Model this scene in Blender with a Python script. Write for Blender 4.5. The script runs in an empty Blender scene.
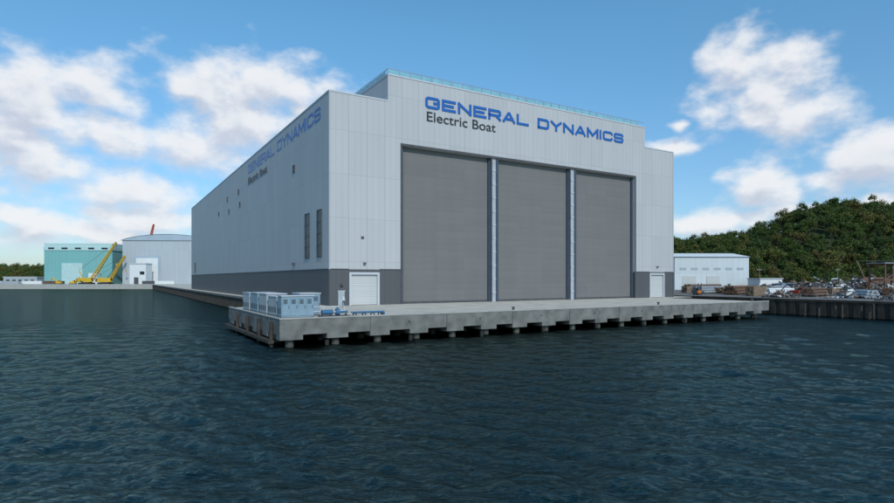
import bpy, math, random
import numpy as np
from mathutils import Vector, Matrix
random.seed(7); rng=np.random.default_rng(7)
S=bpy.context.scene
COL=S.collection
ROT=math.radians(31.13)          # yard grid relative to the viewing direction
WZ=-2.78                          # water level (apron top = 0)
CAMZ=4.06

# ------------------------------------------------------------------ materials
def nt(m):
    m.use_nodes=True
    return m.node_tree.nodes, m.node_tree.links
def mat(name,col,rough=0.7,metal=0.0,var=0.15,scale=1.0,bump=0.0,bscale=8.0,spec=0.4):
    m=bpy.data.materials.new(name); N,L=nt(m)
    b=N['Principled BSDF']; b.inputs['Roughness'].default_value=rough; b.inputs['Metallic'].default_value=metal
    b.inputs['Specular IOR Level'].default_value=spec
    tc=N.new('ShaderNodeTexCoord'); no=N.new('ShaderNodeTexNoise'); no.inputs['Scale'].default_value=scale
    no.inputs['Detail'].default_value=6; L.new(tc.outputs['Object'],no.inputs['Vector'])
    mr=N.new('ShaderNodeMapRange'); mr.inputs[1].default_value=0.3; mr.inputs[2].default_value=0.7
    mr.inputs[3].default_value=1-var; mr.inputs[4].default_value=1+var; L.new(no.outputs['Fac'],mr.inputs[0])
    vm=N.new('ShaderNodeVectorMath'); vm.operation='SCALE'; vm.inputs[0].default_value=col[:3]
    L.new(mr.outputs[0],vm.inputs['Scale']); L.new(vm.outputs[0],b.inputs['Base Color'])
    if bump>0:
        n2=N.new('ShaderNodeTexNoise'); n2.inputs['Scale'].default_value=bscale; n2.inputs['Detail'].default_value=5
        L.new(tc.outputs['Object'],n2.inputs['Vector'])
        bp=N.new('ShaderNodeBump'); bp.inputs['Strength'].default_value=bump; bp.inputs['Distance'].default_value=0.1
        L.new(n2.outputs['Fac'],bp.inputs['Height']); L.new(bp.outputs[0],b.inputs['Normal'])
    return m
def M(N,L,op,a,b=None,c=None):
    n=N.new('ShaderNodeMath'); n.operation=op
    for i,v in enumerate((a,b,c)):
        if v is None: continue
        if isinstance(v,(int,float)): n.inputs[i].default_value=v
        else: L.new(v,n.inputs[i])
    return n.outputs[0]

def panel_mat(name,col,band=None,band_z=5.65,rib=1.0,joint=8.0,rough=0.55,ribdark=0.13,vertical=True,panel=3.0,jd=.10):
    m=bpy.data.materials.new(name); N,L=nt(m); b=N['Principled BSDF']; b.inputs['Roughness'].default_value=rough
    b.inputs['Specular IOR Level'].default_value=0.3
    tc=N.new('ShaderNodeTexCoord'); s=N.new('ShaderNodeSeparateXYZ'); L.new(tc.outputs['Object'],s.inputs[0])
    h=M(N,L,'ADD',s.outputs[0],s.outputs[1]); z=s.outputs[2]
    if not vertical: h,z=z,h
    def line(v,per,w):
        f=M(N,L,'FRACT',M(N,L,'DIVIDE',v,per))
        return M(N,L,'LESS_THAN',f,w/per)
    r1=line(h,rib,0.12); r2=line(z,joint,0.10); r3=line(h,panel,0.10)
    cv=N.new('ShaderNodeCombineXYZ')
    L.new(M(N,L,'FLOOR',M(N,L,'DIVIDE',h,panel)),cv.inputs[0]); L.new(M(N,L,'FLOOR',M(N,L,'DIVIDE',z,joint)),cv.inputs[1])
    wn=N.new('ShaderNodeTexWhiteNoise'); wn.noise_dimensions='2D'; L.new(cv.outputs[0],wn.inputs['Vector'])
    no=N.new('ShaderNodeTexNoise'); no.inputs['Scale'].default_value=0.5; no.inputs['Detail'].default_value=6
    mp=N.new('ShaderNodeMapping'); mp.inputs['Scale'].default_value=(1,1,0.12); L.new(tc.outputs['Object'],mp.inputs[0]); L.new(mp.outputs[0],no.inputs['Vector'])
    v=M(N,L,'MULTIPLY_ADD',wn.outputs['Value'],0.06,0.94)
    v=M(N,L,'MULTIPLY',v,M(N,L,'MULTIPLY_ADD',no.outputs['Fac'],0.16,0.92))
    v=M(N,L,'MULTIPLY',v,M(N,L,'MULTIPLY_ADD',r1,-ribdark,1.0))
    v=M(N,L,'MULTIPLY',v,M(N,L,'MULTIPLY_ADD',r2,-jd,1.0))
    v=M(N,L,'MULTIPLY',v,M(N,L,'MULTIPLY_ADD',r3,-jd,1.0))
    mx=N.new('ShaderNodeMix'); mx.data_type='RGBA'
    mx.inputs['A'].default_value=(*col,1); mx.inputs['B'].default_value=(*(band or col),1)
    L.new(M(N,L,'LESS_THAN',s.outputs[2],band_z) if band else M(N,L,'ADD',0.0,0.0),mx.inputs['Factor'])
    vm=N.new('ShaderNodeVectorMath'); vm.operation='SCALE'; L.new(mx.outputs['Result'],vm.inputs[0]); L.new(v,vm.inputs['Scale'])
    L.new(vm.outputs[0],b.inputs['Base Color'])
    bp=N.new('ShaderNodeBump'); bp.inputs['Strength'].default_value=0.25; bp.inputs['Distance'].default_value=0.04
    L.new(M(N,L,'SUBTRACT',1.0,r1),bp.inputs['Height']); L.new(bp.outputs[0],b.inputs['Normal'])
    return m

wall_m=panel_mat('metal_cladding',(0.435,0.440,0.452),band=(0.088,0.091,0.098),band_z=5.5,joint=6.6,jd=.12,ribdark=.09)
door_m=panel_mat('door_fabric',(0.162,0.160,0.158),rib=1.1,joint=5.8,ribdark=0.025,vertical=False,panel=1.1,rough=0.75,jd=.02)
rollup_m=panel_mat('rollup_slats',(0.52,0.53,0.53),rib=0.3,joint=50,ribdark=0.12,vertical=False,panel=0.3)
trim_m=mat('trim_grey',(0.47,0.49,0.52),0.5,var=0.05)
dark_m=mat('dark_gasket',(0.03,0.035,0.045),0.6)
bluedk_m=mat('door_guide_blue',(0.045,0.065,0.10),0.5,var=0.1)
glass_m=mat('window_glass',(0.015,0.02,0.025),0.35,var=0.3,spec=0.25)
roof_m=mat('roof_membrane',(0.4,0.4,0.4),0.8,var=0.1,scale=0.3)
tealglass_m=mat('railing_panel',(0.20,0.40,0.47),0.25,var=0.1)
blue_m=mat('sign_blue',(0.014,0.10,0.36),0.4,var=0.03)
black_m=mat('sign_black',(0.03,0.03,0.035),0.4,var=0.03)
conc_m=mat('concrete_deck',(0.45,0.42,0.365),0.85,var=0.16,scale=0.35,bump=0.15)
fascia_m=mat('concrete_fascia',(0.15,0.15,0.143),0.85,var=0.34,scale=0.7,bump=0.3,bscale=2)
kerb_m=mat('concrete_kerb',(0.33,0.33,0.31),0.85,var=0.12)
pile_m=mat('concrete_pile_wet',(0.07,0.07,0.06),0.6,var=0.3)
pilebrown_m=mat('rusty_sheet_pile',(0.045,0.038,0.032),0.8,var=0.4,scale=0.8,bump=0.4,bscale=1.5)
asph_m=mat('yard_asphalt',(0.15,0.14,0.13),0.9,var=0.3,scale=0.08,bump=0.2)
quay_m=mat('quay_concrete',(0.30,0.29,0.27),0.85,var=0.2,scale=0.1)
teal_m=panel_mat('teal_cladding',(0.18,0.40,0.40),rib=2.5,joint=9,panel=7.5)
tealroof_m=mat('teal_light',(0.40,0.56,0.56),0.6,var=0.08)
hang_m=panel_mat('blue_white_cladding',(0.40,0.44,0.475),rib=3,joint=12,panel=9)
hangroof_m=mat('hangar_roof',(0.34,0.41,0.48),0.5,var=0.1,scale=.1)
white_m=mat('white_paint',(0.64,0.66,0.66),0.5,var=0.06)
whclad_m=panel_mat('white_cladding',(0.53,0.58,0.60),rib=2,joint=6,panel=8)
yellow_m=mat('crane_yellow',(0.58,0.37,0.03),0.45,var=0.15)
red_m=mat('crane_red',(0.45,0.06,0.03),0.5)
orange_m=mat('orange_paint',(0.55,0.16,0.02),0.5)
steel_m=mat('galvanised_steel',(0.36,0.38,0.40),0.4,metal=0.4,var=0.15)
post_m=mat('pier_post_paint',(0.36,0.38,0.41),0.5,var=0.08)
rust_m=mat('rusty_steel',(0.13,0.075,0.05),0.8,var=0.4,scale=2)
wood_m=mat('timber',(0.22,0.16,0.11),0.8,var=0.3,scale=2)
dkgrey_m=mat('machine_grey',(0.07,0.07,0.075),0.6,var=0.2)
cabblue_m=mat('cabinet_blue_grey',(0.20,0.29,0.36),0.45,var=0.08)
cabgrey_m=mat('cabinet_light_grey',(0.34,0.38,0.41),0.45,var=0.08)
pumpblue_m=mat('pump_blue',(0.04,0.13,0.25),0.4,var=0.1)
rubber_m=mat('rubber',(0.02,0.02,0.02),0.8)
rock_m=mat('rock',(0.13,0.105,0.075),0.95,var=0.5,scale=0.3,bump=0.8,bscale=0.7)
bark_m=mat('bark',(0.07,0.06,0.05),0.9,var=0.3)
hill_m=mat('hillside_undergrowth',(0.028,0.042,0.015),0.95,var=0.4,scale=0.15,bump=0.8,bscale=0.4)

# ------------------------------------------------------------------ mesh builder
class MB:
    def __init__(s): s.v=[];s.f=[];s.mi=[];s.ms=[]
    def m(s,m):
        if m not in s.ms: s.ms.append(m)
        return s.ms.index(m)
    def add(s,vs,fs,m):
        o=len(s.v); s.v+= [tuple(p) for p in vs]; k=s.m(m)
        for f in fs: s.f.append([i+o for i in f]); s.mi.append(k)
    def box(s,x0,x1,y0,y1,z0,z1,m):
        s.add([(x0,y0,z0),(x1,y0,z0),(x1,y1,z0),(x0,y1,z0),(x0,y0,z1),(x1,y0,z1),(x1,y1,z1),(x0,y1,z1)],
              [(0,3,2,1),(4,5,6,7),(0,1,5,4),(1,2,6,5),(2,3,7,6),(3,0,4,7)],m)
    def beam(s,p,q,w,m,h=None):
        h=h or w; p=Vector(p);q=Vector(q);d=(q-p).normalized()
        up=Vector((0,0,1)) if abs(d.z)<0.95 else Vector((1,0,0))
        a=d.cross(up).normalized()*(w/2); b=a.cross(d).normalized()*(h/2)
        vs=[p-a-b,p+a-b,p+a+b,p-a+b,q-a-b,q+a-b,q+a+b,q-a+b]
        s.add(vs,[(0,1,2,3),(7,6,5,4),(0,4,5,1),(1,5,6,2),(2,6,7,3),(3,7,4,0)],m)
    def cyl(s,p,q,r,m,n=12,r2=None):
        r2=r if r2 is None else r2
        p=Vector(p);q=Vector(q);d=(q-p).normalized()
        up=Vector((0,0,1)) if abs(d.z)<0.95 else Vector((1,0,0))
        a=d.cross(up).normalized(); b=a.cross(d).normalized()
        vs=[p+(a*math.cos(t)+b*math.sin(t))*r for t in [2*math.pi*i/n for i in range(n)]]
        vs+=[q+(a*math.cos(t)+b*math.sin(t))*r2 for t in [2*math.pi*i/n for i in range(n)]]
        fs=[(i,(i+1)%n,(i+1)%n+n,i+n) for i in range(n)]+[tuple(range(n))[::-1],tuple(range(n,2*n))]
        s.add(vs,fs,m)
    def obj(s,name,parent=None,rot=0.0,loc=(0,0,0),bevel=0,smooth=False):
        me=bpy.data.meshes.new(name); me.from_pydata(s.v,[],s.f)
        for m in s.ms: me.materials.append(m)
        me.polygons.foreach_set('material_index',s.mi)
        if smooth: me.polygons.foreach_set('use_smooth',[True]*len(s.f))
        me.update()
        o=bpy.data.objects.new(name,me); COL.objects.link(o)
        o.location=loc; o.rotation_euler=(0,0,rot)
        if parent: o.parent=parent
        if bevel:
            b=o.modifiers.new('bevel','BEVEL'); b.width=bevel; b.segments=2
        return o
def empty(name,rot=0.0,loc=(0,0,0)):
    e=bpy.data.objects.new(name,None); COL.objects.link(e); e.location=loc; e.rotation_euler=(0,0,rot); e.empty_display_size=1
    return e
def loc2w(X,Y,z=0):
    c,s=math.cos(ROT),math.sin(ROT); return (X*c-Y*s, X*s+Y*c, z)

# ------------------------------------------------------------------ assembly building
B=empty('assembly_building',ROT)
X0,X1,Y0,Y1,HS,HR=27.9,107.1,80.1,244.0,32.0,36.2
D=[(40.0,57.7),(59.0,76.4),(77.8,94.6)]; DH=25.4
w=MB(); yf=Y0; yb=Y0+1.4
w.box(X0,31.2,yf,yb,0,HS,wall_m); w.box(31.2,35.9,yf,yb,4.9,HS,wall_m); w.box(35.9,40,yf,yb,0,HS,wall_m)
w.box(40,94.6,yf,yb,DH,HS,wall_m)
w.box(94.6,99.4,yf,yb,0,HS,wall_m); w.box(99.4,103.9,yf,yb,5.1,HS,wall_m); w.box(103.9,X1,yf,yb,0,HS,wall_m)
w.box(37.5,97.7,yf,yb,HS,HR,wall_m)
w.box(X0,X0+1,yb,Y1,0,HS,wall_m); w.box(X1-1,X1,yb,Y1,0,HS,wall_m); w.box(X0+1,X1-1,Y1-1,Y1,0,HS,wall_m)
w.box(37.5,38.3,yb,Y1-1,31.2,HR,wall_m); w.box(96.9,97.7,yb,Y1-1,31.2,HR,wall_m); w.box(38.3,96.9,Y1-1.8,Y1-1,31.2,HR,wall_m)
w.obj('walls',B)
r=MB(); r.box(X0+1,X1-1,yb,Y1-1,30.4,31.15,roof_m); r.box(38.3,96.9,yb,Y1-1.8,34.9,35.4,roof_m); r.obj('roof',B)
t=MB()
def cop(x0,x1,y0,y1,z): t.box(x0,x1,y0,y1,z+0.003,z+0.22,trim_m)
cop(X0-.06,37.45,yf-.06,yb+.06,HS); cop(97.75,X1+.06,yf-.06,yb+.06,HS); cop(37.44,97.76,yf-.07,yb+.06,HR)
cop(X0-.06,X0+1.06,yb+.07,Y1,HS); cop(X1-1.06,X1+.06,yb+.07,Y1,HS); cop(37.44,38.36,yb+.07,Y1-1,HR); cop(96.84,97.76,yb+.07,Y1-1,HR)
t.box(X0-.05,X0+.2,yf-.05,yf-.003,0,HS,wall_m); t.box(X1-.2,X1+.05,yf-.05,yf-.003,0,HS,wall_m)
for a,b in ((X0+.25,31.0),(36.1,39.7),(94.9,99.2),(104.1,X1-.25)): t.box(a,b,yf-.07,yf-.003,5.46,5.58,dkgrey_m)
t.box(X0-.07,X0-.003,yf+.3,Y1,5.46,5.58,dkgrey_m)
t.obj('coping_and_trim',B)
for i,(a,b) in enumerate(D):
    dd=MB(); dd.box(a+.45,b-.45,yf+.9,yf+1.1,0.35,DH,door_m)
    dd.box(a+.45,b-.45,yf+.82,yf+1.12,0.03,0.35,dkgrey_m)
    for xx in (a,b-.45): dd.box(xx+.003,xx+.447,yf+.55,yf+1.2,0,DH-.003,bluedk_m)
    dd.obj('hangar_door_%d'%(i+1),B)
p=MB()
for a,b in ((57.7,59.0),(76.4,77.8)):
    p.box(a,b,yf+.25,yf+1.2,0,DH-.003,post_m); p.box(b-.35,b+.1,yf+.1,yf+.247,0,DH-.003,bluedk_m)
    p.box(a-.1,a+.1,yf+.12,yf+.247,0,DH-.003,dkgrey_m)
    z=1.5
    while z<DH-1: p.box(a+.225,b-.355,yf+.16,yf+.246,z,z+.18,trim_m); z+=2.4
for a in (39.7,94.603): p.box(a,a+.3,yf-.06,yf-.003,0,DH+.3,dkgrey_m)
p.box(40.003,94.6,yf-.06,yf-.003,DH,DH+.3,dkgrey_m)
p.box(40,94.6,yf+1.2,yf+1.35,0,DH,dark_m)
p.obj('door_frame',B)
s=MB()
for a,b,h in ((31.2,35.9,4.9),(99.4,103.9,5.1)):
    s.box(a+.2,b-.2,yf+.25,yf+.35,.05,h-.2,rollup_m)
    s.box(a-.15,a+.2,yf-.08,yf+.3,0,h+.15,trim_m); s.box(b-.2,b+.15,yf-.08,yf+.3,0,h+.15,trim_m); s.box(a+.2,b-.2,yf-.08,yf+.3,h-.2,h+.15,trim_m)
s.box(29.3,30.3,yf-.05,yf-.003,0.05,2.15,cabgrey_m); s.box(29.2,30.4,yf-.09,yf-.052,2.15,2.27,trim_m)
for x,z in ((33.5,6.3),(101.6,6.5),(29.8,3.0)): s.box(x-.2,x+.2,yf-.35,yf-.1,z,z+.25,dkgrey_m)
s.obj('personnel_doors',B)
g=MB()
def swin(y,z0,z1,wd,bars=1):
    g.box(X0-.03,X0-.003,y-wd/2,y+wd/2,z0,z1,glass_m)
    f=.12
    g.box(X0-.12,X0-.004,y-wd/2-f,y-wd/2,z0-f,z1+f,dkgrey_m);g.box(X0-.12,X0-.004,y+wd/2,y+wd/2+f,z0-f,z1+f,dkgrey_m)
    g.box(X0-.12,X0-.004,y-wd/2,y+wd/2,z0-f,z0,dkgrey_m);g.box(X0-.12,X0-.004,y-wd/2,y+wd/2,z1,z1+f,dkgrey_m)
    for i in range(1,bars): zz=z0+(z1-z0)*i/bars; g.box(X0-.1,X0-.031,y-wd/2,y+wd/2,zz-.05,zz+.05,dkgrey_m)
swin(90.7,7.5,14.7,2.2,4); swin(84.5,7.5,14.7,2.0,4)
for y,z in ((98.6,23.5),(146.6,22.6),(148.2,26),(161.6,22.4),(164,26),(178,23.4)): swin(y,z-.55,z+.55,.9)
g.box(X0-.4,X0-.004,97.9,98.5,6.4,6.9,dkgrey_m)
swin(232,6.5,10,2.2,2)
g.obj('windows',B)
g=MB()
for x,z in ((33.2,10.2),): g.box(x-.22,x+.22,yf-.1,yf-.003,z,z+.36,dkgrey_m)
g.obj('wall_vents',B)
q=MB(); zr=HR+.22
x=37.7
while x<97.6:
    q.box(x-.04,x+.04,yf+.3,yf+.38,zr,zr+.95,steel_m); 
    if x+2.0<97.7: q.box(x+.08,min(x+1.92,97.5),yf+.33,yf+.35,zr+.1,zr+.8,tealglass_m)
    x+=2.0
q.box(37.6,97.6,yf+.29,yf+.39,zr+.95,zr+1.02,steel_m)
y=yf+1.6
while y<150:
    q.box(37.75,37.83,y-.04,y+.04,zr,zr+.95,steel_m); q.box(37.78,37.80,y+.08,y+1.92,zr+.1,zr+.8,tealglass_m); y+=2
q.box(37.74,37.84,yf+.6,150,zr+.95,zr+1.02,steel_m)
q.obj('roof_railing',B)
q=MB(); q.box(63.5,67.5,yf+4,yf+7,35.4,37.8,steel_m); q.cyl((65.5,yf+5.5,37.8),(65.5,yf+5.5,38.5),1.1,steel_m,16); q.cyl((65.5,yf+5.5,38.5),(65.5,yf+5.5,39.0),1.6,trim_m,16,0.5)
q.obj('roof_vent',B)

# ---- lettering
GL={
'G':[[(1,.70),(1,.85),(.88,1),(.12,1),(0,.85),(0,.15),(.12,0),(.88,0),(1,.12),(1,.5),(.55,.5)]],
'C':[[(1,.68),(1,.85),(.88,1),(.12,1),(0,.85),(0,.15),(.12,0),(.88,0),(1,.15),(1,.32)]],
'S':[[(1,.74),(1,.88),(.9,1),(.1,1),(0,.88),(0,.62),(.1,.5),(.9,.5),(1,.38),(1,.12),(.9,0),(.1,0),(0,.12),(0,.26)]],
'E':[[(1,1),(0,1),(0,0),(1,0)],[(0,.5),(.92,.5)]],
'N':[[(0,0),(0,1)],[(0,1),(1,0)],[(1,0),(1,1)]],
'R':[[(0,0),(0,1),(.9,1),(1,.88),(1,.57),(.9,.45),(0,.45)],[(.6,.45),(1,0)]],
'A':[[(0,0),(.46,1),(.54,1),(1,0)],[(.17,.28),(.83,.28)]],
'L':[[(0,1),(0,0),(1,0)]],
'D':[[(0,0),(0,1),(.85,1),(1,.84),(1,.16),(.85,0),(0,0)]],
'Y':[[(0,1),(.5,.48),(1,1)],[(.5,.48),(.5,0)]],
'M':[[(0,0),(0,1)],[(0,1),(.5,.2),(1,1)],[(1,1),(1,0)]],
'I':[[(0,0),(0,1)]]}
def ribbon(pts,hw):
    P=[Vector(a) for a in pts]; n=len(P); L_=[];R_=[]
    for i in range(n):
        if i==0: d=(P[1]-P[0]).normalized(); nn=Vector((-d.y,d.x)); o=nn*hw; c=P[0]
        elif i==n-1: d=(P[-1]-P[-2]).normalized(); nn=Vector((-d.y,d.x)); o=nn*hw; c=P[-1]
        else:
            a=(P[i]-P[i-1]).normalized(); b=(P[i+1]-P[i]).normalized()
            na=Vector((-a.y,a.x)); nb=Vector((-b.y,b.x)); mm=(na+nb).normalized(); k=hw/max(.55,mm.dot(na)); o=mm*k; c=P[i]
        L_.append(c+o); R_.append(c-o)
    return L_,R_
def sign(word,total,H,frame,name,th=.44,o0=.08):
    mb=MB(); wid={'I':.2,' ':.5,'M':1.12}; gap=.14
    units=sum(wid.get(c,1.0) for c in word)+gap*(len(word)-1); u=total/units; x=0; k=0
    hw=th/2
    for c in word:
        cw=wid.get(c,1.0)*u
        if c in GL:
            for st in GL[c]:
                pts=[]
                for (a,b) in st:
                    px=x+hw+a*max(0.0,cw-th); py=hw+b*(H-th); pts.append([px,py])
                def ext(i,j):
                    e=Vector(pts[i]);f=Vector(pts[j]);dv=(e-f).normalized()
                    bx,by=st[i]
                    if (by in(0,1) and abs(dv.y)>.5) or (bx in (0,1) and abs(dv.x)>.9): pts[i]=list(e+dv*hw)
                if st[0]!=st[-1]: ext(0,1); ext(-1,-2)
                else: pts[0]=[pts[0][0],pts[0][1]-hw]; pts[-1]=[pts[-1][0]-hw,pts[-1][1]]
                A,Bv=ribbon(pts,hw); off=o0+.004*(k%6); k+=1
                n=len(A)
                for i in range(n-1):
                    q4=[A[i],A[i+1],Bv[i+1],Bv[i]]
                    fr=[frame(p_.x,p_.y,off) for p_ in q4]; bk=[frame(p_.x,p_.y,.005) for p_ in q4]
                    mb.add(fr+bk,[(0,1,2,3),(0,4,5,1),(2,6,7,3)],blue_m)
        x+=cw+gap*u
    return mb.obj(name,B)
sign('GENERAL DYNAMICS',46.8,1.95,lambda a,b,o:(44.2+a,Y0-o,32.02+b),'sign_letters_front',th=.47)
sign('GENERAL DYNAMICS',53.0,2.1,lambda a,b,o:(X0-o,137.0-a,28.7+b),'sign_letters_side',th=.40,o0=.03)
def text(s_,name,loc,rot,size_w,size_h):
    cu=bpy.data.curves.new(name,'FONT'); cu.body=s_; cu.extrude=0.03; cu.offset=0.004; cu.size=1
    o=bpy.data.objects.new(name,cu); COL.objects.link(o); o.data.materials.append(black_m)
    bpy.context.view_layer.update()
    dx=o.dimensions.x; capH=0.729
    o.parent=B; o.location=loc; o.rotation_euler=rot; o.scale=(size_w/dx,size_h/capH,1)
text('Electric Boat','sign_subtitle_front',(44.3,Y0-.06,29.95),(math.pi/2,0,0),13.9,1.65)
text('Electric Boat','sign_subtitle_side',(X0-.06,137.0,26.2),(math.pi/2,0,-math.pi/2),18.5,1.7)

# ------------------------------------------------------------------ apron / pier
A=empty('concrete_pier',ROT)
ax0,ax1,ay0,ay1=14.3,100.6,55.5,83.0
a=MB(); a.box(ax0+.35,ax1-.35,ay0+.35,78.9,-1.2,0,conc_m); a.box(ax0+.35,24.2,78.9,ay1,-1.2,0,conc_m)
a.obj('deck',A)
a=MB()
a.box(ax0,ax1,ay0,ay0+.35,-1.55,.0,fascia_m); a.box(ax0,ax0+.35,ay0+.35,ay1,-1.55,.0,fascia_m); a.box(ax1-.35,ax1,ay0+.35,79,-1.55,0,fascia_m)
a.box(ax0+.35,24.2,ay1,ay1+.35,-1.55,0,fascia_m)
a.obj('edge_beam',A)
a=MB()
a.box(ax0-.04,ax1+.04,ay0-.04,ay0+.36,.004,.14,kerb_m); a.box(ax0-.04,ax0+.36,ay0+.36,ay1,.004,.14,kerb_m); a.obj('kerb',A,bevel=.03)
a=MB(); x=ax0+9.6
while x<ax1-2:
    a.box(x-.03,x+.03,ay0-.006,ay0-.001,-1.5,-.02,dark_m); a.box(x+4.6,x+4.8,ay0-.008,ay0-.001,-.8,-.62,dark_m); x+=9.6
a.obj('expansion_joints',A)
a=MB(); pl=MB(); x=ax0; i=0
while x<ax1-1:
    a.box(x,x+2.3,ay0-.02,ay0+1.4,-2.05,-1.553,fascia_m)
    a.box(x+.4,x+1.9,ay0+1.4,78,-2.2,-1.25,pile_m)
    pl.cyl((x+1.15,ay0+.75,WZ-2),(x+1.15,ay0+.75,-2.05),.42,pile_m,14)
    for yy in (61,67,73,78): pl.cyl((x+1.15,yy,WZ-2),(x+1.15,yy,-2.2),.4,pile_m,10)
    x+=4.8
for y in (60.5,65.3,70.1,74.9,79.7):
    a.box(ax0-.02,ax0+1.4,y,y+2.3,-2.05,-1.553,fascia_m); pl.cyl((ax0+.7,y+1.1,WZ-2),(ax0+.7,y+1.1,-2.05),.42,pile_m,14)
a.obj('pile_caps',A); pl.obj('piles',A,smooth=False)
a=MB()
for y in (57.5,63,69,75): a.cyl((ax0-.35,y,WZ-1),(ax0-.35,y,-.3),.2,pilebrown_m,10)
a.box(ax0-.75,ax0-.2,57,82,-2.45,-2.15,pilebrown_m); 
for x in np.arange(19,100,9.6): a.cyl((x,ay0-.3,WZ-1),(x,ay0-.3,-2.2),.22,rubber_m,10)
a.obj('fenders',A)
def bollard(X,Y):
    b=MB(); b.cyl((0,0,0),(0,0,.08),.32,dkgrey_m,14); b.cyl((0,0,.08),(0,0,.38),.15,dkgrey_m,14); b.cyl((0,0,.38),(0,0,.5),.24,dkgrey_m,14,.18)
    b.obj('mooring_bollard',None,ROT,loc2w(X,Y,.003))
for X in (44,72,97): bollard(X,56.5)

# ------------------------------------------------------------------ land
g=MB(); g.box(24.5,113,79,700,-6,-.004,conc_m)
g.obj('yard_ground',None,ROT)
g=MB()
y=83.4
while y<440:
    g.box(24.1,24.497,y,y+.75,-6,-.25,pilebrown_m); g.box(24.3,24.498,y+.75,y+1.5,-6,-.25,pilebrown_m); y+=1.5
g.box(24.0,24.9,83.4,440,-.25,.15,fascia_m)
g.obj('bulkhead_wall',None,ROT)
g=MB(); g.box(112.5,900,-150,700,-6,-.03,asph_m); g.obj('shipyard_ground',None,ROT)
g=MB(); y=-150
while y<84:
    g.box(112.1,112.497,y,y+.9,-6,-.2,pilebrown_m); g.box(112.3,112.498,y+.9,y+1.8,-6,-.2,pilebrown_m); y+=1.8
g.box(112.0,113.1,-150,84,-.2,.2,pilebrown_m)
g.box(100.7,112,79,79.4,-6,-.1,pilebrown_m)
g.obj('seawall',None,ROT)
g=MB(); g.box(-2500,160,371,6000,-6,-.06,quay_m); g.box(-2500,20,369.5,371,-6,.5,kerb_m); g.obj('far_quay',None)

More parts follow.
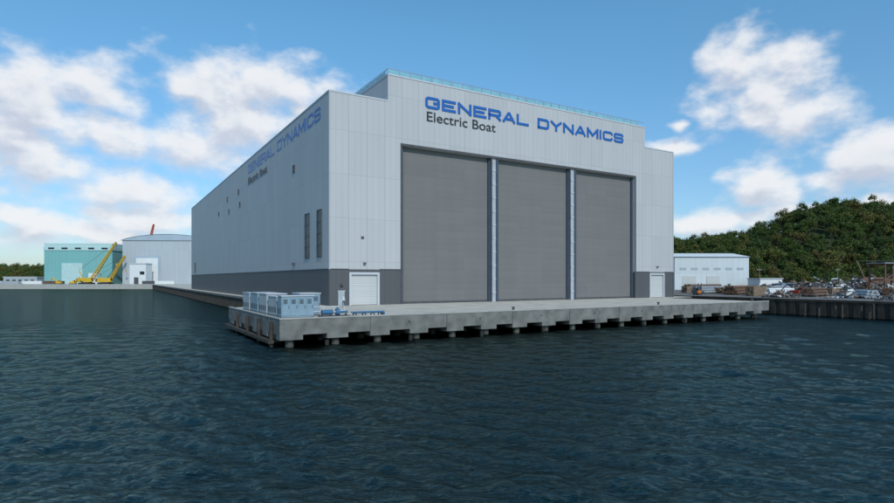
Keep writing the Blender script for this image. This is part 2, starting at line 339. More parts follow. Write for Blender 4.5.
# ------------------------------------------------------------------ water
def build_water():
    th=np.concatenate([np.radians(np.linspace(-180,-50,26)[:-1]),np.radians(np.linspace(-50,50,950)),np.radians(np.linspace(50,180,26)[1:])])
    K=(CAMZ-WZ)*558
    r1=np.linspace(.5,11.5,22); r2=K/np.linspace(K/12,K/200,600); r3=np.geomspace(210,9000,24)
    r=np.concatenate([r1,r2,r3]); dr=np.gradient(r)
    Rr,T=np.meshgrid(r,th,indexing='ij'); X=Rr*np.sin(T); Y=Rr*np.cos(T); DR=np.repeat(dr[:,None],len(th),1)
    Z=np.zeros_like(X); g_=np.random.default_rng(3)
    for i in range(80):
        lam=0.35*(4.8/0.35)**g_.random(); ang=math.radians(70)+g_.normal()*0.8
        k=2*math.pi/lam; kx,ky=k*math.cos(ang),k*math.sin(ang); amp=0.031*lam/(2*math.pi)*(1.0 if lam<2.2 else .75)
        wgt=np.clip((lam/(DR*2.2)-1),0,1)*np.clip((Rr-2)/8,0,1)
        ph=kx*X+ky*Y+g_.random()*6.28
        Z+=amp*wgt*(np.sin(ph)+0.25*np.sin(2*ph+.5))
    n,m_=X.shape
    co=np.stack([X,Y,Z+WZ],-1).reshape(-1,3)
    i=np.arange(n-1)[:,None]*m_; j=np.arange(m_-1)[None,:]
    q=np.stack([i+j,i+m_+j,i+m_+j+1,i+j+1],-1).reshape(-1,4)
    me=bpy.data.meshes.new('water'); nv=len(co); nf=len(q)
    me.vertices.add(nv); me.vertices.foreach_set('co',co.ravel().astype(np.float32))
    me.loops.add(nf*4); me.loops.foreach_set('vertex_index',q.ravel().astype(np.int32))
    me.polygons.add(nf); me.polygons.foreach_set('loop_start',np.arange(nf,dtype=np.int32)*4)
    me.polygons.foreach_set('use_smooth',np.ones(nf,dtype=bool))
    me.update(calc_edges=True); me.validate()
    o=bpy.data.objects.new('water',me); COL.objects.link(o)
    m=bpy.data.materials.new('sea_water'); N,L=nt(m); N.remove(N['Principled BSDF'])
    out=N['Material Output']
    df=N.new('ShaderNodeBsdfDiffuse'); gl=N.new('ShaderNodeBsdfGlossy'); gl.inputs['Roughness'].default_value=.06; gl.inputs['Color'].default_value=(.15,.20,.18,1)
    fr=N.new('ShaderNodeFresnel'); fr.inputs['IOR'].default_value=1.33; ms=N.new('ShaderNodeMixShader')
    tc=N.new('ShaderNodeTexCoord')
    n1=N.new('ShaderNodeTexNoise'); n1.inputs['Scale'].default_value=.035; n1.inputs['Detail'].default_value=4; L.new(tc.outputs['Object'],n1.inputs['Vector'])
    mx=N.new('ShaderNodeMix'); mx.data_type='RGBA'; mx.inputs['A'].default_value=(.0008,.0070,.0078,1); mx.inputs['B'].default_value=(.0015,.0135,.0138,1)
    mr=N.new('ShaderNodeMapRange'); mr.inputs[1].default_value=.35; mr.inputs[2].default_value=.65; L.new(n1.outputs['Fac'],mr.inputs[0]); L.new(mr.outputs[0],mx.inputs['Factor'])
    L.new(mx.outputs['Result'],df.inputs['Color'])
    mp=N.new('ShaderNodeMapping'); mp.inputs['Rotation'].default_value=(0,0,math.radians(-14)); mp.inputs['Scale'].default_value=(.6,1.5,1); L.new(tc.outputs['Object'],mp.inputs[0])
    na=N.new('ShaderNodeTexNoise'); na.inputs['Scale'].default_value=2.8; na.inputs['Detail'].default_value=5; na.inputs['Roughness'].default_value=.6; na.inputs['Distortion'].default_value=.4; L.new(mp.outputs[0],na.inputs['Vector'])
    nb=N.new('ShaderNodeTexNoise'); nb.inputs['Scale'].default_value=.5; nb.inputs['Detail'].default_value=2; L.new(mp.outputs[0],nb.inputs['Vector'])
    h=M(N,L,'MULTIPLY_ADD',nb.outputs['Fac'],1.5,na.outputs['Fac'])
    bp=N.new('ShaderNodeBump'); bp.inputs['Strength'].default_value=1.0; bp.inputs['Distance'].default_value=.13
    L.new(h,bp.inputs['Height'])
    for nn in (df,gl,fr): L.new(bp.outputs[0],nn.inputs['Normal'])
    L.new(fr.outputs[0],ms.inputs[0]); L.new(df.outputs[0],ms.inputs[1]); L.new(gl.outputs[0],ms.inputs[2]); L.new(ms.outputs[0],out.inputs['Surface'])
    me.materials.append(m)
build_water()

# ------------------------------------------------------------------ equipment on the pier
def cabinet(X,Y,W,Dp,H,m,along='x'):
    e=MB(); e.box(-.06,W+.06,-.06,Dp+.06,0,.15,fascia_m); e.box(0,W,0,Dp,.15,H,m); e.box(-.08,W+.08,-.08,Dp+.08,H+.002,H+.1,trim_m)
    nd=max(2,int(round(W/.9)))
    for i in range(nd):
        a=i*W/nd; e.box(a+.05,a+W/nd-.05,-.05,-.002,.28,H-.12,m)
        e.box(a+W/nd-.16,a+W/nd-.12,-.09,-.052,H*.45,H*.58,dark_m)
        for k in range(5): e.box(a+.16,a+W/nd-.25,-.07,-.052,H-.35-.1*k,H-.30-.1*k,dark_m)
    nd=max(2,int(round(Dp/.85)))
    for i in range(nd):
        a=i*Dp/nd; e.box(-.05,-.002,a+.05,a+Dp/nd-.05,.28,H-.12,m)
        for k in range(6): e.box(-.07,-.052,a+.14,a+Dp/nd-.14,.5+.1*k,.55+.1*k,dark_m)
    e.obj('electrical_cabinet',None,ROT,loc2w(X,Y,.003))
cabinet(14.85,56.9,3.3,1.5,2.25,cabblue_m)
cabinet(14.95,59.2,2.2,3.6,2.1,cabgrey_m)
cabinet(14.95,63.6,2.2,3.6,2.3,cabgrey_m)
cabinet(14.95,68.0,2.2,3.8,2.3,cabblue_m)
cabinet(14.95,72.6,2.2,3.8,2.2,cabgrey_m)
cabinet(17.6,59.8,2.2,3.0,2.4,cabblue_m)
e=MB(); e.box(0,3.2,0,1.2,0,.15,dkgrey_m); e.cyl((.2,.6,.5),(1.4,.6,.5),.28,pumpblue_m,16); e.cyl((1.4,.6,.5),(1.75,.6,.5),.12,steel_m)
e.cyl((1.75,.6,.5),(2.15,.6,.5),.36,pumpblue_m,16); e.cyl((1.95,.6,.5),(1.95,.6,1.0),.12,pumpblue_m); e.cyl((2.15,.6,.5),(3.1,.6,.5),.13,pumpblue_m)
e.cyl((1.95,.6,.95),(1.95,.6,1.03),.2,steel_m); 
for x in (.3,1.2,2.1,2.9): e.box(x-.06,x+.06,.4,.8,.15,.32,dkgrey_m)
e.obj('pump_skid',None,ROT,loc2w(18.9,56.6,.003))
e=MB()
for k,(y,r_) in enumerate(((0,.11),(.35,.11),(.7,.08))):
    e.cyl((0,y,.42),(3.6,y,.42),r_,pumpblue_m if k!=1 else steel_m)
    e.cyl((3.6,y,.42),(3.6,y,0),r_,pumpblue_m)
for x in (.3,1.4,2.4,3.3): e.box(x-.05,x+.05,-.15,.85,.25,.32,dkgrey_m); e.box(x-.05,x+.05,-.15,-.05,0,.25,dkgrey_m); e.box(x-.05,x+.05,.75,.85,0,.25,dkgrey_m)
e.obj('pipe_run',None,ROT,loc2w(22.4,56.6,.003))
e=MB()
for x in (0,1.2,2.4,3.6): e.cyl((x,0,0),(x,0,1.05),.03,white_m,8)
for z in (.55,1.05): e.cyl((0,0,z),(3.6,0,z),.03,white_m,8)
e.obj('safety_railing',None,ROT,loc2w(18.6,58.6,.003))

# ------------------------------------------------------------------ person
def person(X,Y,face):
    me=bpy.data.meshes.new('worker')
    V=[(0,0,.93),(0,0,1.15),(0,.01,1.38),(0,.0,1.5),(0,-.01,1.57),(0,-.02,1.7),
       (.10,0,.88),(.11,-.02,.5),(.12,.03,.09),(.12,-.10,.04),
       (-.10,0,.88),(-.12,.03,.5),(-.13,.07,.09),(-.13,-.06,.04),
       (.19,0,1.40),(.25,.03,1.13),(.24,-.08,.9),(.24,-.12,.8),
       (-.19,0,1.40),(-.25,.03,1.13),(-.24,-.06,.9),(-.24,-.1,.8)]
    E=[(0,1),(1,2),(2,3),(3,4),(4,5),(0,6),(6,7),(7,8),(8,9),(0,10),(10,11),(11,12),(12,13),(2,14),(14,15),(15,16),(16,17),(2,18),(18,19),(19,20),(20,21)]
    Rd=[.15,.14,.16,.07,.085,.085,.09,.065,.05,.045,.09,.065,.05,.045,.07,.05,.04,.035,.07,.05,.04,.035]
    me.from_pydata(V,E,[]); o=bpy.data.objects.new('worker',me); COL.objects.link(o)
    bpy.context.view_layer.objects.active=o
    o.modifiers.new('skin','SKIN')
    if me.skin_vertices:
        for i,v in enumerate(me.skin_vertices[0].data): v.radius=(Rd[i],Rd[i]*.8)
        me.skin_vertices[0].data[0].use_root=True
    ss=o.modifiers.new('sub','SUBSURF'); ss.levels=2; ss.render_levels=2
    m=bpy.data.materials.new('work_clothes'); N,L=nt(m); b=N['Principled BSDF']; b.inputs['Roughness'].default_value=.8
    tc=N.new('ShaderNodeTexCoord'); s=N.new('ShaderNodeSeparateXYZ'); L.new(tc.outputs['Object'],s.inputs[0])
    cr=N.new('ShaderNodeValToRGB'); cr.color_ramp.interpolation='CONSTANT'
    c=cr.color_ramp; c.elements[0].color=(.03,.03,.03,1); c.elements[1].position=.05; c.elements[1].color=(.04,.06,.11,1)
    for p_,k in ((.46,(.50,.55,.58,1)),(.77,(.5,.3,.22,1)),(.855,(.7,.7,.68,1))):
        q_=c.elements.new(p_); q_.color=k
    L.new(M(N,L,'DIVIDE',s.outputs[2],2.0),cr.inputs[0]); L.new(cr.outputs[0],b.inputs['Base Color'])
    me.materials.append(m)
    o.location=loc2w(X,Y,.0); o.rotation_euler=(0,0,ROT+face)
    return o
pe=person(28.6,76.0,.4); print('skin layers',len(pe.data.skin_vertices))

# ------------------------------------------------------------------ distant left shore
b=MB(); T_=empty('teal_warehouse',math.radians(4),(-283,392,0))
b.box(0,46,0,40,-.02,24,teal_m); b.box(-.4,46.4,-.4,40.4,24,26.5,tealroof_m); b.box(0,46,0,40,26.5,29,tealroof_m)
b.box(12,26,-.5,-.05,0,15,tealroof_m); b.box(30,36,-.4,-.05,0,8,white_m); b.obj('walls',T_)
b=MB(); 
for i in range(5): b.box(3+i*9,7+i*9,-.7,-.41,25,26,glass_m)
b.obj('windows',T_)
Hh=empty('barrel_roof_hangar',math.radians(3),(-228,392,0))
b=MB(); W_=62; b.box(0,W_,0,70,-.02,31,hang_m)
b.box(8,26,-.4,-.05,0,20,hangroof_m); b.box(9.5,24.5,-.6,-.41,0,18.5,white_m); b.obj('walls',Hh)
b=MB(); n=16; vs=[];fs=[]
for k in range(n+1):
    t_=k/n; xx=-1+(W_+2)*t_; zz=31+4.5*math.sin(math.pi*t_)**.7
    vs+=[(xx,-1,zz),(xx,71,zz)]
for k in range(n): fs.append((2*k,2*k+2,2*k+3,2*k+1))
b.add(vs,fs,hangroof_m)
cap=[(v[0],-.6,v[2]) for v in vs[::2]]; b.add(cap,[tuple(range(len(cap)))],hangroof_m); b.obj('barrel_roof',Hh)
b=MB(); b.box(0,11,0,8,0,14,white_m); b.box(-.3,11.3,-.3,8.3,14.002,14.6,trim_m); b.box(3,6,-.2,-.02,0,5,dkgrey_m); b.box(7,10,-.2,-.02,7,9,glass_m); b.obj('white_shed',None,0,(-215,378,-.02))
b=MB(); b.box(0,24,0,10,0,5,cabgrey_m); b.box(-.3,24.3,-.3,10.3,5.002,5.5,trim_m)
for i in range(5): b.box(2+i*4.4,4.5+i*4.4,-.2,-.02,1.5,3.4,glass_m)
b.obj('site_office',None,0,(-318,400,-.02))
def lattice(mb,p,q,w0,w1,n,m,ch=.35):
    p=Vector(p);q=Vector(q);d=(q-p).normalized(); a=d.cross(Vector((0,1,0.001))).normalized(); c=d.cross(a).normalized()
    def cor(t,i):
        w=(w0+(w1-w0)*t)/2; s1,s2=((-1,-1),(1,-1),(1,1),(-1,1))[i]; return p.lerp(q,t)+a*w*s1+c*w*s2
    for i in range(4): mb.beam(cor(0,i),cor(1,i),ch,m)
    for k in range(n):
        for i in range(4):
            mb.beam(cor(k/n,i),cor((k+1)/n,(i+1)%4),ch*.6,m); mb.beam(cor(k/n,i),cor(k/n,(i+1)%4),ch*.6,m)
def crawler(name,loc,tip,base_m,boom_m,s=1.0):
    e=MB()
    for y in (-2.6,2.0): e.box(-4,4,y,y+.9,.1,1.4,rubber_m); e.cyl((-4,y+.45,.75),(-4,y+.46,.75),.65,rubber_m)
    e.box(-2.5,2.5,-2,2,1.2,1.8,dkgrey_m); e.box(-5,2.5,-2,2,1.8,4.6,base_m); e.box(-6,-5,-2,2,1.9,4.2,dkgrey_m); e.box(2.5,4.4,-2,-.4,1.9,4.8,base_m); e.box(4.4,4.46,-1.9,-.5,3,4.6,glass_m)
    lattice(e,(2.2,.4,2.2),tip,1.9,.8,14,boom_m,.3)
    e.beam((-3,0.4,4.6),(-5.5,.4,10),.4,base_m); e.beam((-5.5,.4,10),tip,.14,dkgrey_m); e.beam(tip,(tip[0]+.3,tip[1],tip[2]*.5),.14,dkgrey_m)
    e.box(tip[0]-.1,tip[0]+.7,tip[1]-.3,tip[1]+.3,tip[2]*.5-1.3,tip[2]*.5,base_m)
    e.obj(name,None,0,loc)
crawler('crawler_crane',(-246,381,-.05),(20,.4,29),yellow_m,yellow_m)
crawler('crawler_crane',(-236,386,-.05),(13,.4,20),yellow_m,yellow_m)
e=MB(); lattice(e,(0,0,0),(0,0,36),2.4,2.0,16,white_m,.45); e.box(-1.6,1.6,-1.6,1.6,36,39,white_m); lattice(e,(0,0,37),(3,0,50),1.6,.8,9,red_m,.3); e.beam((-1,0,39),(-5,0,40),.9,red_m); e.obj('tower_crane',None,0,(-250,470,-.05))
def excav(loc,flip=1):
    e=MB(); 
    for y in (-1.4,.8): e.box(-2,2,y,y+.6,0,.9,rubber_m)
    e.box(-1.8,1.6,-1.3,1.3,.95,2.2,yellow_m); e.box(.3,1.5,-1.2,0,2.2,3.2,yellow_m); e.box(1.5,1.55,-1.1,-.1,2.2,3.0,glass_m)
    e.beam((1.2,.4,2),(4.2,.4,5),.5,yellow_m); e.beam((4.2,.4,5),(6,.4,2.4),.4,yellow_m); e.beam((6,.4,2.4),(5.4,.4,1.2),.7,dkgrey_m)
    e.obj('excavator',None,0 if flip>0 else math.pi,loc)
excav((-252,376,-.05)); excav((-262,377,-.05),-1)
def container(loc,m,rot=0,L_=6.1):
    e=MB(); e.box(0,L_,0,2.44,.1,2.6,m)
    k=.2
    while k<L_-.2: e.box(k,k+.12,-.05,-.003,.25,2.45,m); k+=.3
    for x in (0,L_-.12): e.box(x,x+.12,-.07,-.004,.0,2.62,m)
    e.box(0,L_,-.07,-.004,2.45,2.62,m); e.box(-.05,-.003,.1,2.3,.25,2.4,m)
    for y in (.5,1.0,1.5,2.0): e.box(-.1,-.051,y,y+.05,.2,2.5,steel_m)
    e.obj('shipping_container',None,rot,loc)
for i,(x,m_) in enumerate(((-300,cabgrey_m),(-272,rust_m),(-206,dkgrey_m),(-198,white_m),(-290,white_m),(-340,cabblue_m),(-355,cabgrey_m))): container((x,375+i,-.05),m_,0.1*i,12.2)
def house(loc,w_,d_,h_,m,rm):
    e=MB(); e.box(0,w_,0,d_,0,h_,m); e.add([(-.4,-.4,h_),(w_+.4,-.4,h_),(w_+.4,d_+.4,h_),(-.4,d_+.4,h_),(-.4,d_/2,h_+3),(w_+.4,d_/2,h_+3)],[(0,1,5,4),(2,3,4,5),(0,4,3),(1,2,5)],rm)
    for i in range(3): e.box(w_*(.12+.3*i),w_*(.24+.3*i),-.1,-.01,h_*.4,h_*.7,glass_m)
    e.box(w_*.3,w_*.36,-.12,-.01,0,2.2,wood_m)
    e.obj('white_house',None,0,loc)
for i in range(7): house((-560+i*33+random.uniform(-8,8),545+random.uniform(0,30),-.06),random.uniform(8,14),9,random.uniform(3,5.5),white_m,roof_m)

# ------------------------------------------------------------------ trees
def leaf_material():
    m=bpy.data.materials.new('foliage'); N,L=nt(m); b=N['Principled BSDF']; b.inputs['Roughness'].default_value=.7; b.inputs['Specular IOR Level'].default_value=.2
    oi=N.new('ShaderNodeObjectInfo'); cr=N.new('ShaderNodeValToRGB'); c=cr.color_ramp
    c.elements[0].color=(.048,.082,.015,1); c.elements[1].color=(.09,.11,.024,1)
    for p_,k in ((.3,(.06,.095,.017,1)),(.6,(.034,.066,.017,1)),(.85,(.11,.115,.026,1)),(.96,(.10,.085,.025,1))):
        q_=c.elements.new(p_); q_.color=k
    L.new(oi.outputs['Random'],cr.inputs[0])
    tc=N.new('ShaderNodeTexCoord'); no=N.new('ShaderNodeTexNoise'); no.inputs['Scale'].default_value=.9; no.inputs['Detail'].default_value=1; L.new(tc.outputs['Object'],no.inputs['Vector'])
    vm=N.new('ShaderNodeVectorMath'); vm.operation='SCALE'; L.new(cr.outputs[0],vm.inputs[0]); L.new(M(N,L,'MULTIPLY_ADD',no.outputs['Fac'],1.4,.3),vm.inputs['Scale'])
    L.new(vm.outputs[0],b.inputs['Base Color']); return m
leaf_m=leaf_material()
def tree_mesh(name,seed,H=10,Rr=4,nl=1600,ls=.5):
    g=np.random.default_rng(seed); mb=MB()
    mb.cyl((0,0,-1),(0,0,H*.55),.28,bark_m,8,.14)
    cl=[]
    for i in range(15):
        a=g.random()*6.28; rr=Rr*(.2+.62*g.random()); z=H*(.36+.5*g.random()); rr*= (1.15-.75*abs(z/H-.5))
        c=np.array([math.cos(a)*rr,math.sin(a)*rr,z]); cl.append((c,Rr*(.20+.22*g.random())))
        mb.cyl((0,0,H*(.25+.2*g.random())),tuple(c),.1,bark_m,5,.03)
    cl.append((np.array([0,0,H*.88]),Rr*.34))
    per=nl//len(cl); vs=[];fs=[]
    for c,rad in cl:
        d=g.normal(size=(per,3)); d/=np.linalg.norm(d,axis=1)[:,None]; rr=rad*(.5+.85*g.random(per)**1.4)
        P=c+d*rr[:,None]*np.array([1,1,.8]); n=d+g.normal(size=(per,3))*.6; n/=np.linalg.norm(n,axis=1)[:,None]
        t=np.cross(n,g.normal(size=(per,3))); t/=np.linalg.norm(t,axis=1)[:,None]; b_=np.cross(n,t); s_=ls*(.6+.8*g.random(per))[:,None]*.5
        for k in range(per):
            o=len(vs); vs+= [P[k]-t[k]*s_[k],P[k]-b_[k]*s_[k]*.7,P[k]+t[k]*s_[k],P[k]+b_[k]*s_[k]*.7]; fs.append((o,o+1,o+2,o+3))
    mb.add(vs,fs,leaf_m)
    me=bpy.data.meshes.new(name); me.from_pydata(mb.v,[],mb.f)
    for m in mb.ms: me.materials.append(m)
    me.polygons.foreach_set('material_index',mb.mi); me.update(); return me
TM=[tree_mesh('tree_crown_%d'%i,i,H=9+i%3,Rr=3.6+.3*(i%4)) for i in range(7)]
def put_tree(parent,x,y,z,s):
    o=bpy.data.objects.new('tree',random.choice(TM)); COL.objects.link(o); o.parent=parent
    o.location=(x,y,z); o.rotation_euler=(0,0,random.random()*6.28); k=random.uniform(.85,1.2); o.scale=(s*k,s*k,s*random.uniform(.85,1.25))
cb=[-.2,.2,.36,.403,.47,.51,.58,.63,.67,.70,.75,.80,.9,1.2,1.8]
cz=[10,14,22,25,28,30,34,42,47,48,46,45,41,36,30]
def hillz(x,y):
    u=x/max(y,1); crest=np.interp(u,cb,cz)-9
    t_=(y-232)/75; t_=min(max(t_,0),1); t_=t_*t_*(3-2*t_)
    return (crest*t_)*(1+.07*math.sin(x*.11+1)*math.sin(y*.09))+ (.8*math.sin(x*.35)*math.cos(y*.31) if t_>0 else 0) -.5*(t_==0)
nx,ny=110,50
vs=[];fs=[]
for j in range(ny):
    for i in range(nx):
        x=40+i*5.5; y=222+j*5; vs.append((x,y,hillz(x,y)))
for j in range(ny-1):
    for i in range(nx-1): fs.append((j*nx+i,j*nx+i+1,(j+1)*nx+i+1,(j+1)*nx+i))
h=MB(); h.add(vs,fs,hill_m); h.obj('wooded_hill',None,smooth=True)
HT=empty('hillside_trees')
for j in range(24):
    for i in range(56):
        x=78+i*5.0+random.uniform(-2.2,2.2); y=236+j*4.6+random.uniform(-2,2); u=x/y
        if u<.33 or u>1.0 or y>325: continue
        put_tree(HT,x,y,hillz(x,y)-.6,random.uniform(.55,1.12))
for k in range(26):   # scattered trees at the foot of the hill
    y=random.uniform(214,232); u=random.uniform(.56,.92); put_tree(HT,u*y,y,-.4,random.uniform(.5,.85))
DT=empty('distant_trees')
for k in range(300):
    y=random.uniform(580,700); x=y*random.uniform(-.92,-.62)
    put_tree(DT,x,y,-.1+ (y-560)*.05,random.uniform(.9,1.6))
for k in range(40):
    y=random.uniform(455,500); x=y*random.uniform(-.82,-.72); put_tree(DT,x,y,-.1,random.uniform(.7,1.1))
def rock(x,y,z,s):
    import bmesh
    bm=bmesh.new(); bmesh.ops.create_icosphere(bm,subdivisions=3,radius=1)
    sd=random.random()*50
    from mathutils import noise
    for v in bm.verts:
        n_=noise.noise(v.co*1.3+Vector((sd,0,0)))*.5+noise.noise(v.co*3.2+Vector((0,sd,0)))*.22; v.co*=1+n_
        v.co.z*=.8; v.co.x*=1.2
    me=bpy.data.meshes.new('rock'); bm.to_mesh(me); bm.free(); me.materials.append(rock_m)
    o=bpy.data.objects.new('rock_part',me); COL.objects.link(o); o.parent=RK; o.location=(x,y,z); o.scale=(s,s,s*random.uniform(.8,1.3)); o.rotation_euler=(0,0,random.random()*6)
RK=empty('rock_outcrop')
for k in range(22):
    y=random.uniform(231,243); u=random.uniform(.54,.64); rock(u*y,y,max(.2,(y-233)*.45),random.uniform(1.4,2.8))

# ------------------------------------------------------------------ right-hand shipyard
WH=empty('white_warehouse',math.radians(2),(84,206,-.03))
b=MB(); b.box(0,28,0,24,0,12.2,whclad_m); 
b.obj('walls',WH)
b=MB(); b.add([(-.5,-.5,12.2),(28.5,-.5,12.2),(28.5,24.5,12.2),(-.5,24.5,12.2),(-.5,12,14),(28.5,12,14)],[(0,1,5,4),(2,3,4,5),(0,4,3),(1,2,5)],white_m); b.obj('roof',WH)
b=MB()
b.box(3,8,-.15,-.02,0,5,rollup_m); b.box(12,17,-.15,-.02,0,5,rollup_m); b.box(20,21,-.15,-.02,0,2.2,dkgrey_m)
for i in range(6): b.box(2+i*4.3,4.4+i*4.3,-.12,-.02,7.4,8.2,cabgrey_m)
b.obj('doors_and_windows',WH)
SH=MB(); SH.box(0,9,0,6,0,4,white_m); SH.box(-.3,9.3,-.3,6.3,4.002,4.3,trim_m); SH.box(1,2,-.1,-.01,0,2.1,dkgrey_m); SH.box(4,7,-.1,-.01,1.2,2.4,glass_m); SH.obj('site_office',None,.2,(110,196,-.03))

def place(u,d_): return (u*d_,d_,-.03)
def pipe_stack(loc,rot,n,r_,L_,m):
    e=MB(); 
    for k in (.12,.5,.88): e.box(L_*k-.1,L_*k+.1,-.2,2*r_*n+.2,0,.15,wood_m)
    for row in range(3):
        for i in range(n-row):
            y=r_+i*2*r_+row*r_; z=.15+r_+row*r_*1.74; o_=random.uniform(-.3,.3)
            e.cyl((o_,y,z),(L_+o_,y,z),r_*.97,m,10)
    e.obj('pipe_stack',None,rot,loc)
def lumber(loc,rot,m,L_=6,layers=5):
    e=MB()
    for k in range(layers):
        z=.1+k*.32; 
        for i in range(6): o_=random.uniform(-.15,.15); e.box(o_,L_+o_,i*.34,i*.34+.3,z,z+.26,m)
        e.box(.8,1,0,2,z+.262,z+.318,wood_m); e.box(L_-1,L_-.8,0,2,z+.262,z+.318,wood_m)
    e.obj('timber_stack',None,rot,loc)
def scrap(loc,rad,n,ms,hmax=1.6):
    e=MB()
    for k in range(n):
        a=random.random()*6.28; r_=rad*random.random()**.7; z=hmax*(1-r_/rad)*random.random()+.15
        p_=Vector((math.cos(a)*r_,math.sin(a)*r_*.6,z)); dv=Vector((random.uniform(-1,1),random.uniform(-1,1),random.uniform(-.25,.45))).normalized()*random.uniform(.5,2.4)
        m=random.choice(ms); c=random.random()
        if c<.5: e.beam(p_-dv*.5,p_+dv*.5,random.uniform(.08,.3),m,random.uniform(.08,.4))
        elif c<.75: e.cyl(p_-dv*.4,p_+dv*.4,random.uniform(.08,.35),m,9)
        else: e.beam(p_-dv*.35,p_+dv*.35,random.uniform(.6,1.3),m,.06)
    e.obj('scrap_metal_pile',None,0,loc)
def pickup(loc,rot,m):
    e=MB(); e.box(0,5.2,0,1.9,.45,1.0,m); e.box(0,.1,0,1.9,1.0,1.3,m); e.box(0,2.2,0,.1,1.0,1.3,m); e.box(0,2.2,1.8,1.9,1.0,1.3,m)
    e.add([(2.2,.05,1),(4.2,.05,1),(4.2,1.85,1),(2.2,1.85,1),(2.35,.2,1.75),(3.5,.2,1.75),(3.5,1.7,1.75),(2.35,1.7,1.75)],[(0,3,2,1),(0,1,5,4),(1,2,6,5),(2,3,7,6),(3,0,4,7)],glass_m)
    e.box(2.35,3.5,.2,1.7,1.752,1.8,m)
    for x in (1.0,4.2):
        for y in (-.03,1.65): e.cyl((x,y,.38),(x,y+.28,.38),.38,rubber_m,16)
    e.obj('pickup_truck',None,rot,loc,bevel=.04)
def van(loc,rot,m):
    e=MB(); e.box(0,4.2,0,2.0,.4,2.5,m); e.add([(4.2,0,.4),(5.6,0,.4),(5.6,2,.4),(4.2,2,.4),(4.2,0,2.5),(4.6,0,2.4),(4.6,2,2.4),(4.2,2,2.5),(5.6,0,1.2),(5.6,2,1.2)],[(0,1,8,5,4),(2,3,7,6,9),(1,2,9,8),(4,5,6,7)],m)
    e.add([(4.66,.15,2.3),(5.58,.15,1.28),(5.58,1.85,1.28),(4.66,1.85,2.3)],[(0,1,2,3)],glass_m); e.box(4.0,5.0,-.03,-.003,1.4,2.0,glass_m)
    for x in (1.0,4.6):
        for y in (-.03,1.75): e.cyl((x,y,.38),(x,y+.28,.38),.38,rubber_m,16)
    e.obj('delivery_van',None,rot,loc,bevel=.04)
def forklift(loc,rot):
    e=MB(); e.box(0,2,0,1.2,.3,1.1,orange_m); e.box(-.4,0,.05,1.15,.4,1.1,dkgrey_m)
    for x,y in ((.1,.05),(.1,1.1),(1.6,.05),(1.6,1.1)): e.beam((x,y,1.1),(x,y,2.2),.08,dkgrey_m)
    e.box(0,1.75,0,1.2,2.2,2.28,dkgrey_m); e.box(.5,1.0,.3,.9,1.1,1.6,rubber_m)
    for y in (.2,1.0): e.beam((2.15,y,.1),(2.15,y,3),.12,dkgrey_m); e.box(2.2,3.3,y-.06,y+.06,.15,.2,steel_m)
    for x in (.3,1.6):
        for y in (-.1,1.05): e.cyl((x,y,.3),(x,y+.25,.3),.3,rubber_m,14)
    e.obj('forklift',None,rot,loc)
for (u,d_,r_,n,rr,L_,m) in ((.46,150,.5,6,.35,11,steel_m),(.52,140,.6,5,.4,12,rust_m),(.58,150,.4,7,.25,10,white_m),(.66,125,.7,5,.35,10,rust_m),(.73,120,.6,6,.25,9,steel_m),(.44,175,.3,6,.4,12,rust_m),(.78,112,1.2,5,.3,8,steel_m),(.50,150,.5,7,.3,12,wood_m),(.56,165,.3,6,.35,12,steel_m)):
    pipe_stack(place(u,d_),r_,n,rr,L_,m)
for (u,d_,r_,m) in ((.43,160,.5,wood_m),(.49,162,.3,wood_m),(.55,130,.6,wood_m),(.62,145,.2,rust_m),(.69,138,.5,wood_m),(.74,140,.1,wood_m),(.80,125,.9,rust_m),(.53,175,.4,white_m),(.47,180,.2,dkgrey_m),(.60,170,.4,cabgrey_m)):
    lumber(place(u,d_),r_,m,random.uniform(5,8),random.randint(3,7))
for (u,d_,rad,n,h_) in ((.60,122,4,90,1.8),(.64,160,6,140,4),(.70,150,6,150,4.5),(.76,150,7,180,5),(.71,118,4,90,1.6),(.79,135,6,140,3.5),(.57,165,5,120,3),(.81,104,4,90,1.6),(.67,180,7,160,5.5),(.50,185,6,110,2),(.73,175,7,160,5.5),(.61,190,7,150,4.5)):
    scrap(place(u,d_),rad,n,[rust_m,steel_m,dkgrey_m,wood_m,white_m,rust_m,dkgrey_m,dkgrey_m],h_)
pickup(place(.475,190),.1,white_m); pickup(place(.63,135),.4,red_m); pickup(place(.735,160),2.9,cabblue_m); van(place(.56,190),.2,white_m); van(place(.69,170),.1,white_m); forklift(place(.655,150),.2); forklift(place(.45,140),.7)
for u,d_,m,r_ in ((.60,185,cabblue_m,.2),(.75,175,rust_m,.1),(.78,165,white_m,.5),(.62,172,dkgrey_m,.3),(.72,185,cabgrey_m,-.1)): container(place(u,d_),m,r_,12.2)
e=MB()
for x in (0,6):
    for y in (0,4): e.beam((x,y,0),(x,y,7.5),.3,rust_m)
for z in (3.8,7.5):
    e.beam((-.4,0,z),(6.4,0,z),.28,rust_m); e.beam((-.4,4,z),(6.4,4,z),.28,rust_m); e.beam((0,0,z),(0,4,z),.28,rust_m); e.beam((6,0,z),(6,4,z),.28,rust_m)
for z0,z1 in ((0,3.8),(3.8,7.5)): e.beam((0,0,z0),(6,0,z1),.15,rust_m); e.beam((6,4,z0),(0,4,z1),.15,rust_m)
e.box(-.5,6.5,-.5,4.5,7.65,7.85,steel_m)
lattice(e,(6,2,7),(17,2,10),1.2,.8,9,white_m,.18)
e.obj('loading_gantry',None,.15,place(.785,130))
def pole(loc,h_):
    e=MB(); e.cyl((0,0,0),(0,0,h_),.13,wood_m,8,.09); e.beam((-1.1,0,h_-.8),(1.1,0,h_-.8),.12,wood_m)
    for x in (-1,-.4,.4,1): e.cyl((x,0,h_-.72),(x,0,h_-.5),.06,white_m,6)
    e.obj('utility_pole',None,.3,loc)
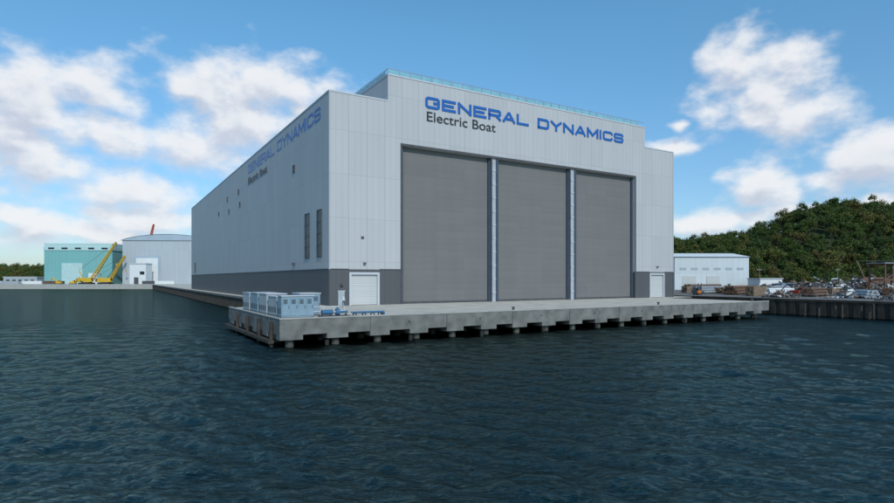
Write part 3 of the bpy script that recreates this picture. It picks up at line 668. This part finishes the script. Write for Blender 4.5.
for u,d_ in ((.56,200),(.70,200),(.80,160)): pole(place(u,d_),8)
crawler('crawler_crane',place(.765,185),(14,.4,10),rust_m,rust_m)
e=MB(); y=-60
while y<62:
    e.cyl((114.2,y,-.03),(114.2,y,1.1),.04,steel_m,6); y+=3
for z in (.5,1.1): e.cyl((114.2,-60,z),(114.2,60,z),.03,steel_m,6)
e.obj('quay_railing',None,ROT)
e=MB()
for k in range(10):
    y=random.uniform(30,55); x=random.uniform(110,111.4); e.cyl((x,y,WZ-1),(x+random.uniform(-.2,.2),y,random.uniform(-1.6,.4)),.2,pilebrown_m,8,.17)
e.obj('timber_piles',None,ROT)

# ------------------------------------------------------------------ sky
def px2ae(x,y):
    return math.atan((x-447)/558), math.atan((278.7-y)/math.hypot(558,x-447))
blobs=[(30,98,66,28),(92,90,50,24),(95,132,48,22),(35,160,60,26),(15,135,24,14),
 (255,92,68,28),(200,92,45,15),(235,118,52,28),(200,147,54,22),(290,98,35,16),
 (130,195,66,24),(150,216,66,16),(15,222,38,11),(90,236,85,12),
 (745,60,30,28),(765,88,56,29),(795,115,52,23),(760,118,40,13),
 (872,158,50,29),(840,178,34,16),(765,178,34,22),
 (675,148,26,9),(678,127,9,6),(720,222,68,13),(800,212,50,10),(885,205,30,9),
 (-150,110,90,40),(1050,120,90,40)]
grp=bpy.data.node_groups.new('cloud_field','ShaderNodeTree')
grp.interface.new_socket('Dir',in_out='INPUT',socket_type='NodeSocketVector'); grp.interface.new_socket('Density',in_out='OUTPUT',socket_type='NodeSocketFloat')
N=grp.nodes; L=grp.links; gi=N.new('NodeGroupInput'); go=N.new('NodeGroupOutput')
def VM(op,a,b=None,c=None):
    n=N.new('ShaderNodeVectorMath'); n.operation=op
    for i,v in enumerate((a,b,c)):
        if v is None: continue
        if isinstance(v,tuple): n.inputs[i].default_value=v
        else: L.new(v,n.inputs[i])
    return n
wn=N.new('ShaderNodeTexNoise'); wn.inputs['Scale'].default_value=11; wn.inputs['Detail'].default_value=2; L.new(gi.outputs[0],wn.inputs['Vector'])
wp=VM('MULTIPLY_ADD',wn.outputs['Color'],(.10,.08,0),gi.outputs[0]).outputs[0]
acc=None
for bx,by,rx,ry in blobs:
    a0,e0=px2ae(bx,by); e0*=1.5; ra=rx*1.3/558*math.cos(a0)**2; re=1.5*ry*1.35/558*math.cos(a0)
    v=VM('MULTIPLY_ADD',wp,(1/ra,1/re,0),(-(a0+.05)/ra,-(e0+.04)/re,0)).outputs[0]
    ln=VM('LENGTH',v).outputs['Value']
    acc=ln if acc is None else M(N,L,'SMOOTH_MIN',acc,ln,.25)
no=N.new('ShaderNodeTexNoise'); no.inputs['Scale'].default_value=13; no.inputs['Detail'].default_value=6; no.inputs['Roughness'].default_value=.55; L.new(gi.outputs[0],no.inputs['Vector'])
acc=M(N,L,'MINIMUM',acc,1.8)
dn=M(N,L,'SUBTRACT',M(N,L,'MULTIPLY_ADD',no.outputs['Fac'],2.3,1-.51*2.3),acc)
L.new(dn,go.inputs[0])

W=bpy.data.worlds.new('World'); S.world=W; W.use_nodes=True; N=W.node_tree.nodes; L=W.node_tree.links
bg=N['Background']; bg.inputs['Strength'].default_value=.1
SUN=Vector((0.38,-0.925,0)).normalized(); EL=math.radians(40); SD=Vector((SUN.x*math.cos(EL),SUN.y*math.cos(EL),math.sin(EL)))
sky=N.new('ShaderNodeTexSky'); sky.sky_type='NISHITA'; sky.sun_disc=False; sky.sun_elevation=EL; sky.sun_rotation=math.atan2(SD.x,SD.y)%(2*math.pi)
sky.air_density=1.0; sky.dust_density=.6; sky.ozone_density=1.6
tc=N.new('ShaderNodeTexCoord'); nv=N.new('ShaderNodeVectorMath'); nv.operation='NORMALIZE'; L.new(tc.outputs['Generated'],nv.inputs[0])
sp=N.new('ShaderNodeSeparateXYZ'); L.new(nv.outputs[0],sp.inputs[0])
az=M(N,L,'ARCTAN2',sp.outputs[0],sp.outputs[1]); el=M(N,L,'ARCSINE',sp.outputs[2])
cv=N.new('ShaderNodeCombineXYZ'); L.new(az,cv.inputs[0]); L.new(M(N,L,'MULTIPLY',el,1.5),cv.inputs[1])
g1=N.new('ShaderNodeGroup'); g1.node_tree=grp; L.new(cv.outputs[0],g1.inputs[0])
ad=N.new('ShaderNodeVectorMath'); ad.operation='ADD'; ad.inputs[1].default_value=(.006,.036,0); L.new(cv.outputs[0],ad.inputs[0])
g2=N.new('ShaderNodeGroup'); g2.node_tree=grp; L.new(ad.outputs[0],g2.inputs[0])
def mr(v,a,b,c,d_,smooth=True):
    n=N.new('ShaderNodeMapRange'); n.interpolation_type='SMOOTHSTEP' if smooth else 'LINEAR'
    for i,k in enumerate((a,b,c,d_)): n.inputs[i+1].default_value=k
    L.new(v,n.inputs[0]); return n.outputs[0]
alpha=mr(g1.outputs[0],-.25,.70,0,.93)
alpha=M(N,L,'MULTIPLY',alpha,mr(el,0.0,.03,0,1))
sh=mr(M(N,L,'SUBTRACT',g2.outputs[0],g1.outputs[0]),-.4,.4,1,0)
sh2=mr(g2.outputs[0],.1,1.4,1,0)
shade=M(N,L,'ADD',M(N,L,'MULTIPLY',sh,.55),M(N,L,'MULTIPLY',sh2,.45))
cm=N.new('ShaderNodeMix'); cm.data_type='RGBA'; cm.inputs['A'].default_value=(5.6,6.1,7.2,1); cm.inputs['B'].default_value=(8.9,9.0,9.2,1); L.new(shade,cm.inputs['Factor'])
tm=N.new('ShaderNodeMix'); tm.data_type='RGBA'; tm.inputs['A'].default_value=(.84,.98,1.22,1); tm.inputs['B'].default_value=(.93,1.58,1.70,1); L.new(mr(el,0,.42,0,1,False),tm.inputs['Factor'])
tint=N.new('ShaderNodeVectorMath'); tint.operation='MULTIPLY'; L.new(tm.outputs['Result'],tint.inputs[1]); L.new(sky.outputs[0],tint.inputs[0])
mx=N.new('ShaderNodeMix'); mx.data_type='RGBA'; L.new(alpha,mx.inputs['Factor']); L.new(tint.outputs[0],mx.inputs['A']); L.new(cm.outputs['Result'],mx.inputs['B'])
L.new(mx.outputs['Result'],bg.inputs['Color'])
W.cycles.sampling_method='MANUAL'; W.cycles.sample_map_resolution=256
ld=bpy.data.lights.new('sun','SUN'); ld.energy=2.7; ld.angle=math.radians(.5); ld.color=(1,.96,.9)
lo=bpy.data.objects.new('sun',ld); COL.objects.link(lo); lo.rotation_euler=(-SD).to_track_quat('-Z','Y').to_euler()

# ------------------------------------------------------------------ camera
cd=bpy.data.cameras.new('camera'); cam=bpy.data.objects.new('camera',cd); COL.objects.link(cam); S.camera=cam
cam.location=(0,0,CAMZ); cam.rotation_euler=(math.radians(90),0,0)
cd.sensor_width=36; cd.lens=558/894*36; cd.shift_y=27.2/894; cd.clip_end=20000; cd.clip_start=.1
S.view_settings.view_transform='Standard'; S.view_settings.look='None'; S.view_settings.exposure=0
